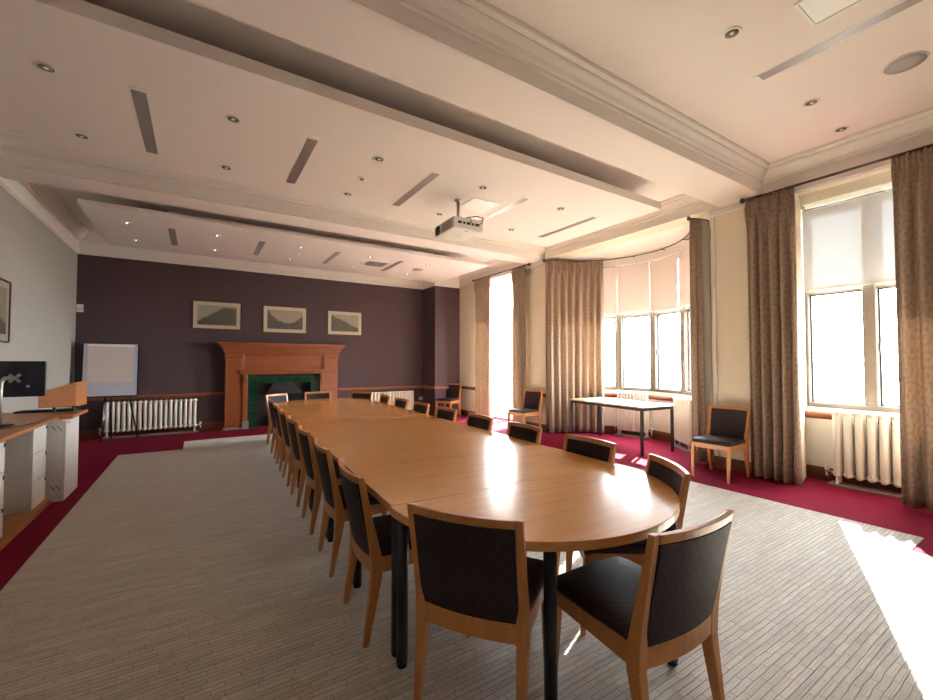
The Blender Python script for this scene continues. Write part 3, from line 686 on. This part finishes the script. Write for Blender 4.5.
# side table in the bay
t = thing('side_table', 'narrow pale topped table with black metal legs standing before the bay window', 'table', (6.04, 4.62, 0.0), R_(-5))
MB().box(-0.375, 0.375, -0.80, 0.80, 0.715, 0.74).build('tabletop', M['pale'], t, bevel=0.003)
f = MB()
for a in ((-0.36, -0.33, -0.78, 0.78), (0.33, 0.36, -0.78, 0.78), (-0.33, 0.33, -0.78, -0.75), (-0.33, 0.33, 0.75, 0.78)): f.box(*a, 0.672, 0.7145)
f.build('apron', M['blackmetal'], t)
for sx in (-1, 1):
    for sy in (-1, 1): MB().box(sx * 0.345 - 0.018, sx * 0.345 + 0.018, sy * 0.765 - 0.018, sy * 0.765 + 0.018, 0, 0.6715).build('leg', M['blackmetal'], t, bevel=0.002)

# ---------------------------------------------------------------- radiators
def radiator(label, loc, rz, n, pitch, h, group, depth=0.14, valve=-1, tray=True):
    """local x along its length, front at -y"""
    t = thing('radiator', label, 'radiator', loc, rz, group)
    L = n * pitch; r = pitch * 0.36
    for k in range(n):
        x = -L / 2 + pitch * (k + 0.5); s = MB(); z0 = 0.10; z1 = h
        for y in (-depth / 2 + r, depth / 2 - r):
            s.tube([(x, y, z0 + 0.02), (x, y, z0 + 0.06), (x, y, z1 - 0.06), (x, y, z1 - 0.02)], [r * 0.7, r, r, r * 0.7], 10)
        for zc in (z1 - 0.03, z0 + 0.035):
            s.loft([[(x + r * 0.95 * math.cos(a), y, zc + 0.032 * math.sin(a)) for a in [2 * PI * q / 10 for q in range(10)]] for y in (-depth / 2 + 0.004, depth / 2 - 0.004)])
            s.tube([(x - pitch / 2, 0, zc), (x + pitch / 2, 0, zc)], 0.022, 8)
        s.build('section', M['rad'], t, smooth=True)
    for x in (-L / 2 + pitch * 0.5, L / 2 - pitch * 0.5):
        for y in (-depth / 2 + 0.02, depth / 2 - 0.02):
            MB().tube([(x, y, 0.022), (x, y, 0.11)], [0.016, 0.011], 8).build('foot', M['rad'], t)
    for sx in ((-1, 1) if valve == 0 else (valve,)):
        x = sx * (L / 2 + 0.06)
        v = MB().tube([(sx * L / 2, 0, 0.135), (x, 0, 0.135)], 0.014, 8).tube([(x, 0, 0.02), (x, 0, 0.15)], 0.013, 8).build('pipe', M['chrome'], t, smooth=True)
        MB().tube([(x, 0, 0.15), (x, 0, 0.20)], 0.022, 12).build('valve', M['plaster'], v, smooth=True)
    if tray: MB().box(-L / 2 - 0.03, L / 2 + 0.03, -depth / 2 - 0.03, depth / 2, 0.001, 0.022).build('base_tray', M['slot'], t)
    return t
radiator('long cream cast iron radiator left of the fireplace behind the flipchart legs', (-0.74, 10.12, 0), 0, 18, 0.08, 0.67, 'column radiators', valve=0)
radiator('cream radiator on the purple wall right of the fireplace, seen over the table', (4.25, 10.12, 0), 0, 14, 0.08, 0.65, 'column radiators', valve=-1)
radiator('tall white radiator under the nearest window, beside the right-hand curtain', (6.235, 1.32, 0), R_(-90), 10, 0.099, 0.86, 'column radiators', depth=0.15, valve=-1)
def rad_bay(a, n, label):
    p = bp(BR - 0.165, a); rz = R_(a) - PI / 2
    radiator(label, (p[0], p[1], 0), rz, n, 0.058, 0.84, 'column radiators', depth=0.12, valve=0 if n > 9 else 1)
rad_bay(12.8, 10, 'cream radiator in the bay seen below the middle of the side table')
rad_bay(-37.5, 10, 'cream radiator in the bay right of the side table, by the thin curtain')

# ---------------------------------------------------------------- curtains and rods
def curtain(name_label, path, z0, z1, folds, amp, group, seed=0, fabric_='curtain', par=None):
    rnd = random.Random(seed); P = [Vector(p) for p in path]
    seg = [(P[i + 1] - P[i]).length for i in range(len(P) - 1)]; T = sum(seg)
    def at(s):
        s = min(max(s, 0), T - 1e-6); i = 0
        while s > seg[i]: s -= seg[i]; i += 1
        d = (P[i + 1] - P[i]) / seg[i]; return P[i] + d * s, Vector((-d.y, d.x))
    nu = folds * 12; zs = [z0, z0 + 0.15, z0 + 0.5, z0 + 1.0, z0 + 1.6, z0 + 2.2, z1 - 0.6, z1 - 0.35, z1 - 0.2, z1 - 0.14, z1 - 0.10, z1 - 0.05, z1]
    ph = [rnd.uniform(-0.5, 0.5) for _ in range(folds + 2)]; am = [rnd.uniform(0.7, 1.25) for _ in range(folds + 2)]
    mb = MB(); uvl = mb.bm.loops.layers.uv.new('UVMap'); grid = []
    for zi, z in enumerate(zs):
        row = []; hd = max(0.0, min(1.0, (z - (z1 - 0.35)) / 0.25)); low = (z1 - z) / (z1 - z0)
        for u in range(nu + 1):
            f = u / nu * folds; k = int(min(f, folds - 1e-6)); a = am[k] * (f - k) + am[k + 1] * 0 + am[k] * (1 - (f - k)) * 1
            w_ = math.sin(2 * PI * f + ph[k] * math.sin(PI * (f - k)) * 1.2 + 0.35 * math.sin(low * 3 + k)); sgn = 1 if w_ > 0 else -1
            d = amp * a * sgn * abs(w_) ** 0.75 * (0.5 + 0.5 * low) * (1 - 0.45 * hd)
            if hd > 0.5: d = amp * 0.55 * (abs(math.sin(PI * f)) ** 0.5 * 2 - 1) * (0.4 + 0.6 * (z < z1 - 0.05)) + 0.25 * amp * math.sin(6 * PI * f)
            p, n = at(u / nu * T); edge = math.sin(PI * min(1, max(0, u / nu)))
            row.append(mb.bm.verts.new((p.x + n.x * d, p.y + n.y * d, z)))
        grid.append(row)
    for i in range(len(zs) - 1):
        for u in range(nu):
            fc_ = mb.bm.faces.new([grid[i][u], grid[i][u + 1], grid[i + 1][u + 1], grid[i + 1][u]])
            for lp, (uu, zz) in zip(fc_.loops, ((u, zs[i]), (u + 1, zs[i]), (u + 1, zs[i + 1]), (u, zs[i + 1]))): lp[uvl].uv = (uu / nu * T * 2.2, zz)
    o = mb.build('lining' if par else 'curtain', M[fabric_], par, smooth=True, solid=0.004)
    if par: return o
    return tag(o, name_label, 'curtain', group)
ZR = 3.455; XC = 5.79
G = 'patterned curtains on the window wall'
def yl(a, b, n=8): return [(XC, a + (b - a) * k / n) for k in range(n + 1)]
curtain('narrow taupe patterned curtain left of the tall far window', yl(8.64, 7.98), 0.02, ZR, 5, 0.058, G, 1)
curtain('narrow taupe patterned curtain right of the tall far window, by a wall chair', yl(7.16, 6.70), 0.02, ZR, 4, 0.055, G, 2)
curtain('wide gathered taupe curtain at the left end of the bay, behind the side table', [(XC, 6.12), (5.90, 6.03)] + [bp(BR - 0.155, a) for a in (72, 64, 56, 48, 40, 35)], 0.02, 3.43, 8, 0.066, G, 3)
c4 = curtain('thin taupe curtain at the right end of the bay showing its white lining', [(XC + 0.01, 3.22), (5.88, 3.175), (5.97, 3.14)], 0.02, 3.43, 2, 0.035, G, 4)
curtain('', [(5.975, 3.135), (6.12, 3.11), (6.30, 3.20)], 0.03, 3.42, 2, 0.03, None, 8, 'lining', c4)
curtain('taupe curtain with circle pattern left of the nearest window, behind a wall chair', yl(2.49, 1.97), 0.02, ZR, 5, 0.066, G, 5)
curtain('dark taupe curtain cut by the right edge of the photo beside the near radiator', yl(1.17, 0.45), 0.02, ZR, 6, 0.060, G, 6)
def rod(label, pts, r=0.014, brackets=(), fin=(0, -1)):
    t = thing('curtain_rod', label, 'curtain rod', pts[0], 0, 'curtain rods')
    MB().tube(pts, r, 10).build('rail', M['brass'], t, smooth=True, world=True)
    for i in fin: MB().lathe([(0.001, -0.03), (0.02, -0.026), (0.027, 0), (0.02, 0.026), (0.001, 0.03)], c=pts[i], n=14).build('finial', M['brass'], t, smooth=True, world=True)
    for a, b in brackets: MB().tube([a, b], 0.008, 8).build('bracket', M['brass'], t, world=True)
z = 3.462
rod('dark curtain rod across the nearest window under the cornice', [(XC, 2.53, z), (XC, 0.2, z)], brackets=[((XC, y, z), (XR, y, z)) for y in (2.49, 0.25)])
rod('dark curtain rod across the tall far window', [(XC, 8.72, z), (XC, 6.60, z)], brackets=[((XC, y, z), (XR, y, z)) for y in (8.68, 6.66)])
arc = [(XC, 6.15, 3.44)] + [(*bp(BR - 0.14, a), 3.44) for a in range(74, -59, -6)] + [(6.28, 3.20, 3.44), (6.12, 3.12, 3.44), (5.95, 3.14, 3.44), (XC, 3.22, 3.44)]
rod('curved dark curtain rod following the bay window', arc, 0.011, brackets=[((*bp(BR - 0.14, a), 3.44), (*bp(BR - 0.01, a), 3.44)) for a in (62, 37, 12, -12, -37, -55)])
# white conduit on the pier
tag(MB().tube([(XR - 0.018, 2.93, 3.38), (XR - 0.018, 2.93, 0.16)], 0.012, 8).build('conduit', M['plaster']), 'thin white vertical conduit on the cream pier beside the thin bay curtain', 'pipe')

# ---------------------------------------------------------------- fireplace
t = thing('fireplace', 'broad honey oak fireplace with green tiled opening on the purple wall', 'fireplace', (1.62, YB, 0))
m_ = M['mantel']
B = lambda *a: MB().box(*a)
mm = MB(); 
for (hx, dp, z0, z1) in ((1.19, 0.26, 1.60, 1.65), (1.21, 0.28, 1.65, 1.70), (1.24, 0.31, 1.70, 1.735), (1.27, 0.35, 1.735, 1.77), (1.30, 0.38, 1.77, 1.82)): mm.box(-hx, hx, -dp, -0.001, z0, z1)
mm.build('mantel_shelf', m_, t, bevel=0.006)
for s in (-1, 1):
    p = B(min(s * 0.84, s * 1.16), max(s * 0.84, s * 1.16), -0.24, -0.001, 0.05, 1.5995).build('pilaster', M['mantel'], t, bevel=0.006)
    B(min(s * 0.82, s * 1.18), max(s * 0.82, s * 1.18), -0.26, -0.001, 1.50, 1.56).build('capital', M['mantel'], p, bevel=0.008)
    B(min(s * 0.85, s * 1.19), max(s * 0.85, s * 1.19), -0.28, -0.001, 0, 0.05).build('plinth', M['hearthstone'], p, bevel=0.004)
    B(min(s * 0.745, s * 0.84), max(s * 0.745, s * 0.84), -0.27, -0.001, 0.16, 1.145).build('inner_jamb', M['mantel'], t, bevel=0.006)
    B(min(s * 0.72, s * 0.85), max(s * 0.72, s * 0.85), -0.30, -0.001, 0, 0.16).build('stone_block', M['hearthstone'], t, bevel=0.004)
    B(min(s * 0.75, s * 0.83), max(s * 0.75, s * 0.83), -0.31, -0.27, 0.98, 1.145).build('corbel', M['mantel'], t, bevel=0.008)
fr = B(-0.84, 0.84, -0.20, -0.001, 1.26, 1.5995).build('frieze', M['mantel'], t)
MB().box(-0.84, 0.84, -0.225, -0.20, 1.56, 1.599).box(-0.84, -0.80, -0.215, -0.20, 1.26, 1.56).box(0.80, 0.84, -0.215, -0.20, 1.26, 1.56).build('frieze_moulding', M['mantel'], fr, bevel=0.005)
MB().box(-0.95, 0.95, -0.36, -0.001, 1.215, 1.255).box(-0.91, 0.91, -0.33, -0.001, 1.18, 1.215).box(-0.87, 0.87, -0.30, -0.001, 1.145, 1.18).build('inner_shelf', M['mantel'], t, bevel=0.005)
MB().box(-0.745, -0.56, -0.16, -0.02, 0, 1.145).box(0.56, 0.745, -0.16, -0.02, 0, 1.145).box(-0.56, 0.56, -0.16, -0.02, 0.95, 1.145).build('tile_surround', M['tile'], t)
fb = MB().box(-0.56, 0.56, -0.03, -0.001, 0, 0.95).build('firebox', M['soot'], t)
hood = MB(); 
hood.loft([[(-0.30 * k, -0.14, z), (0.30 * k, -0.14, z), (0.22 * k, -0.03, z), (-0.22 * k, -0.03, z)] for k, z in ((1.25, 0.70), (1.2, 0.74), (0.9, 0.86), (0.7, 0.945))])
hood.build('hood', M['grate'], fb, bevel=0.004)
gr = MB()
for k in range(9): gr.tube([(-0.24 + k * 0.06, -0.15, 0.10), (-0.24 + k * 0.06, -0.16, 0.28)], 0.006, 6)
gr.box(-0.26, 0.26, -0.16, -0.145, 0.10, 0.115).box(-0.26, 0.26, -0.165, -0.15, 0.27, 0.285).box(-0.26, -0.24, -0.16, -0.05, 0, 0.28).box(0.24, 0.26, -0.16, -0.05, 0, 0.28)
gr.build('fire_grate', M['grate'], fb)
MB().box(-0.08, 0.10, -0.15, -0.07, 0.29, 0.34).build('log', M['mantel'], fb, bevel=0.01)

# ---------------------------------------------------------------- framed prints
def picture(label, c, w_, h_, kind, rz=0.0, frame='darkwood', wide=0.02, mat_w=0.075):
    t = thing('framed_print', label, 'picture', c, rz)
    x, z = w_ / 2, h_ / 2; f = MB()
    for a in ((-x, x, z - wide, z), (-x, x, -z, -z + wide), (-x, -x + wide, -z + wide, z - wide), (x - wide, x, -z + wide, z - wide)): f.box(a[0], a[1], -0.026, -0.001, a[2], a[3])
    f.build('frame', M[frame], t, bevel=0.003)
    MB().box(-x + wide, x - wide, -0.012, -0.001, -z + wide, z - wide).build('mount', M['mount'], t)
    mb = MB(); uvl = mb.bm.loops.layers.uv.new('UVMap'); i_ = wide + mat_w; q = [(-x + i_, -z + i_), (x - i_, -z + i_), (x - i_, z - i_), (-x + i_, z - i_)]
    mb.box(-x + i_, x - i_, -0.0145, -0.012, -z + i_, z - i_)
    for f_ in mb.bm.faces:
        for lp in f_.loops: lp[uvl].uv = ((lp.vert.co.x + x - i_) / (2 * (x - i_)), (lp.vert.co.z + z - i_) / (2 * (z - i_)))
    mb.build('print', print_mat('engraving_%d' % kind, kind), t)
    g_ = MB().box(-x + wide, x - wide, -0.021, -0.019, -z + wide, z - wide).build('glazing', M['glass'], t)
M['mount'] = mat('ivory_mount', srgb(206, 190, 168), 0.8, var=0.01)
M['framew'] = wood('dark_red_frame_wood', srgb(66, 26, 20), srgb(86, 36, 26), 0.35, 'X')
picture('framed print of a steep dark hillside, left of the three above the fireplace', (0.31, YB, 2.395), 0.90, 0.60, 0, frame='framew')
picture('framed print of ruins and a tall column, middle of the three above the fireplace', (1.645, YB, 2.375), 0.94, 0.62, 1, frame='framew')
picture('framed print of a slope falling to the right, right of the three above the fireplace', (3.01, YB, 2.365), 0.86, 0.60, 2, frame='framew')
picture('framed picture on the pale left wall cut by the edge of the photo', (XL, 6.55, 2.0), 1.0, 0.72, 2, rz=R_(90), frame='framew')
t = thing('thermostat', 'small white wall sensor high in the left corner on the purple wall', 'sensor', (XL + 0.05, YB - 0.05, 2.40))
MB().box(-0.035, 0.055, -0.01, 0.049, -0.07, 0.07).build('housing', M['plaster'], t, bevel=0.006)
MB().box(-0.02, 0.04, -0.013, -0.0105, -0.04, 0.0).build('lens', M['paper'], t)

# ---------------------------------------------------------------- flipchart
t = thing('flipchart', 'white flipchart easel with a blank pad standing in the left corner', 'flipchart', (-1.35, 9.84, 0.0), R_(2))
tilt = Matrix.Translation((0, 0, 0.80)) @ Matrix.Rotation(R_(-7), 4, 'X')
def tb(mb, name, m, par, **k): mb.bm.transform(tilt); return mb.build(name, m, par, **k)
bd = tb(MB().box(-0.38, 0.38, -0.008, 0.01, 0.0, 0.95), 'board', M['board'], t)
tb(MB().box(-0.395, 0.395, -0.014, 0.012, 0.95, 0.968).box(-0.405, -0.38, -0.014, 0.012, 0.0, 0.95).box(0.38, 0.405, -0.014, 0.012, 0.0, 0.95), 'board_frame', M['blackmetal'], bd, bevel=0.003)
tb(MB().box(-0.395, 0.395, -0.05, 0.012, -0.03, -0.001), 'pen_tray', M['blackmetal'], t, bevel=0.004)
pad = MB(); rows = []
for k in range(9):
    zz = 0.90 - k * (0.66 / 8); bow = -0.004 * math.sin(k / 8 * PI) - (0.012 if k == 8 else 0.004)
    rows.append([(-0.32, -0.0085, zz), (0.31, -0.0085, zz), (0.31, -0.012 + bow, zz), (-0.32, -0.012 + bow, zz)])
tb(pad.loft(rows), 'paper_pad', M['paper'], t)
tb(MB().box(-0.33, 0.33, -0.03, -0.0085, 0.90, 0.935), 'clamp_bar', M['plaster'], t, bevel=0.004)
for x0, x1, y1 in ((-0.06, -0.09, -0.10), (0.27, 0.42, -0.10), (0.02, 0.02, 0.14)):
    MB().tube([(x0, 0.0 if y1 < 0 else 0.02, 0.80), (x1, y1, 0.012)], 0.014, 8).build('leg', M['chrome'] if x1 < 0 else M['blackmetal'], t, smooth=True)
    MB().tube([(x1, y1, 0.0), (x1, y1, 0.03)], 0.014, 8).build('rubber_foot', M['black'], t, smooth=True)

# ---------------------------------------------------------------- credenza along the left wall
ZW = 0.865
def unit(name, label, x1, y0, y1, z0, z1, drawers, depth=0.5, door=False):
    t = thing(name, label, 'cabinet', (x1 - depth / 2, (y0 + y1) / 2, z0), 0, 'white office storage units')
    c = MB().box(x1 - depth, x1 - 0.02, y0, y1, z0, z1).build('body', M['whitelam'], t, world=True, bevel=0.002)
    n = drawers; h = (z1 - z0 - 0.02) / n
    for k in range(n):
        d = MB().box(x1 - 0.019, x1, y0 + 0.003, y1 - 0.003, z0 + k * h + 0.003, z0 + (k + 1) * h - 0.003).build('door' if door else 'drawer', M['whitelam'], t, world=True, bevel=0.002)
        zt = z0 + (k + 1) * h - 0.02
        if not door: MB().box(x1, x1 + 0.006, y1 - 0.03, y1 - 0.015, zt - 0.04, zt - 0.01).build('handle', M['blackmetal'], d, world=True)
        else: MB().box(x1, x1 + 0.008, y0 + 0.06, y0 + 0.14, zt - 0.012, zt - 0.006).build('handle', M['blackmetal'], d, world=True)
    return t
# long plinth board
PX = -1.23
tag(MB().box(XL + 0.03, PX, 2.6, 5.80, 0.001, 0.055).build('plinth_board', M['desk'], bevel=0.003), 'low oak plinth board on the red carpet under the white drawer units', 'plinth')
unit('drawer_unit', 'white three drawer unit nearest the camera at the left edge', -1.27, 4.2, 4.72, 0.056, ZW - 0.031, 3)
unit('drawer_unit', 'white three drawer unit beside the tall white cupboard', -1.27, 5.38, 5.78, 0.056, ZW - 0.031, 3)
u = unit('cupboard', 'white cupboard with a door at the far end of the desk', -1.14, 5.83, 6.39, 0.001, ZW - 0.031, 1, 0.7, True)
vt = MB()
for zz in (0.74, 0.14):
    for k in (0, 1): vt.box(-0.0, 0.006, -0.002, 0, -0.03, 0.03, Matrix.Translation((-1.19 - 0.04 * k, 5.829, zz)) @ Matrix.Rotation(R_(-35), 4, 'Y'))
vt.build('vent_slot', M['blackmetal'], u, world=True)
poly = [(XL + 0.02, 2.6), (-1.19, 2.6), (-1.19, 5.80), (-1.085, 5.80), (-1.085, 6.50), (XL + 0.02, 6.50)]
tag(MB().prism(poly, ZW - 0.03, ZW).build('worktop', M['desk'], bevel=0.002), 'oak worktop running along the left wall over the white units', 'worktop')
# sloped lectern screen on little feet
t = thing('lectern_screen', 'tapering oak screen box standing on the far end of the worktop', 'lectern', (-1.25, 6.2, ZW))
s = MB(); fp = [(-1.40, 6.05), (-1.135, 6.18), (-1.075, 6.36)]; bk_ = [(-1.38, 6.08), (-1.155, 6.195), (-1.10, 6.37)]
zt = [1.10, 1.19, 1.20]; zb = 0.935
ring_v = []
for (a, b, z_) in zip(fp, bk_, zt): ring_v.append([(a[0], a[1], zb), (a[0], a[1], z_), (b[0], b[1], z_), (b[0], b[1], zb)])
s.loft(ring_v).build('screen_panel', M['desk'], t, world=True)
MB().box(-1.36, -1.12, 6.20, 6.34, 0.925, 0.9345).build('base_shelf', M['blackmetal'], t, world=True)
for x, y in ((-1.32, 6.25), (-1.17, 6.29)): MB().tube([(x, y, ZW), (x, y, 0.9245)], 0.014, 10).build('foot', M['blackmetal'], t, world=True)
# monitor
t = thing('monitor', 'black computer monitor seen from behind on a silver arm', 'monitor', (-1.44, 5.25, ZW), 0)
b = MB().box(-1.78, -1.205, 5.38, 5.425, 1.10, 1.425).build('housing', M['screenback'], t, world=True, bevel=0.006)
MB().box(-1.2045, -1.199, 5.383, 5.422, 1.103, 1.422).build('bezel', M['steel'], b, world=True, bevel=0.001)
MB().box(-1.77, -1.215, 5.4255, 5.427, 1.115, 1.415).build('screen', M['black'], b, world=True)
v = MB(); 
for a in (45, -45): v.box(-0.05, 0.05, -0.006, 0, -0.012, 0.012, Matrix.Translation((-1.40, 5.378, 1.27)) @ Matrix.Rotation(R_(a), 4, 'Y'))
v.build('mount_plate', M['steel'], b, world=True)
MB().lathe([(0.001, -0.004), (0.012, -0.003), (0.012, 0.0)], n=14, M4=Matrix.Translation((-1.315, 5.379, 1.195)) @ Matrix.Rotation(R_(-90), 4, 'X')).build('badge', M['steel'], b, world=True)
MB().tube([(-1.44, 5.2, ZW + 0.016), (-1.44, 5.2, 1.16), (-1.44, 5.21, 1.24), (-1.43, 5.25, 1.275), (-1.42, 5.32, 1.275), (-1.40, 5.37, 1.27)], 0.016, 12).build('arm', M['steel'], t, smooth=True, world=True)
MB().lathe([(0.001, 0), (0.09, 0), (0.09, 0.01), (0.03, 0.016), (0.001, 0.016)], c=(-1.44, 5.2, ZW), n=24).build('base', M['black'], t, smooth=True, world=True)
t = thing('keyboard', 'flat black keyboard lying at the far end of the worktop behind the lectern screen', 'keyboard', (-1.41, 6.42, ZW), R_(2))
MB().box(-0.25, 0.25, -0.068, 0.068, 0.0, 0.02).build('case', M['black'], t, bevel=0.004)
k_ = MB()
for i in range(14):
    for j in range(4): k_.box(-0.205 + i * 0.0295, -0.181 + i * 0.0295, -0.058 + j * 0.03, -0.034 + j * 0.03, 0.02, 0.025)
k_.build('keys', M['blackmetal'], t)
tag(MB().tube([(-1.44, 5.08, ZW + 0.006), (-1.36, 4.95, ZW + 0.005), (-1.27, 5.1, ZW + 0.005), (-1.23, 5.32, ZW + 0.005), (-1.25, 5.55, ZW + 0.005)], 0.004, 6).build('cable', M['black'], smooth=True), 'thin black cable looping on the worktop below the monitor', 'cable')
tag(MB().box(-1.65, -1.35, 4.55, 4.85, ZW + 0.0005, ZW + 0.004).build('folder', mat('dark_red_card', srgb(110, 40, 50), 0.6)), 'flat dark red folder on the worktop at the left edge', 'folder')
t = thing('socket', 'small white wall socket low on the purple chimney side by the far chair', 'socket', (5.10, YB, 0.42))
MB().box(-0.07, 0.07, -0.01, -0.0005, -0.04, 0.04).build('plate', M['plaster'], t, bevel=0.003)
MB().box(-0.045, -0.015, -0.0125, -0.0105, -0.02, 0.02).box(0.015, 0.045, -0.0125, -0.0105, -0.02, 0.02).build('outlet', M['slot'], t)
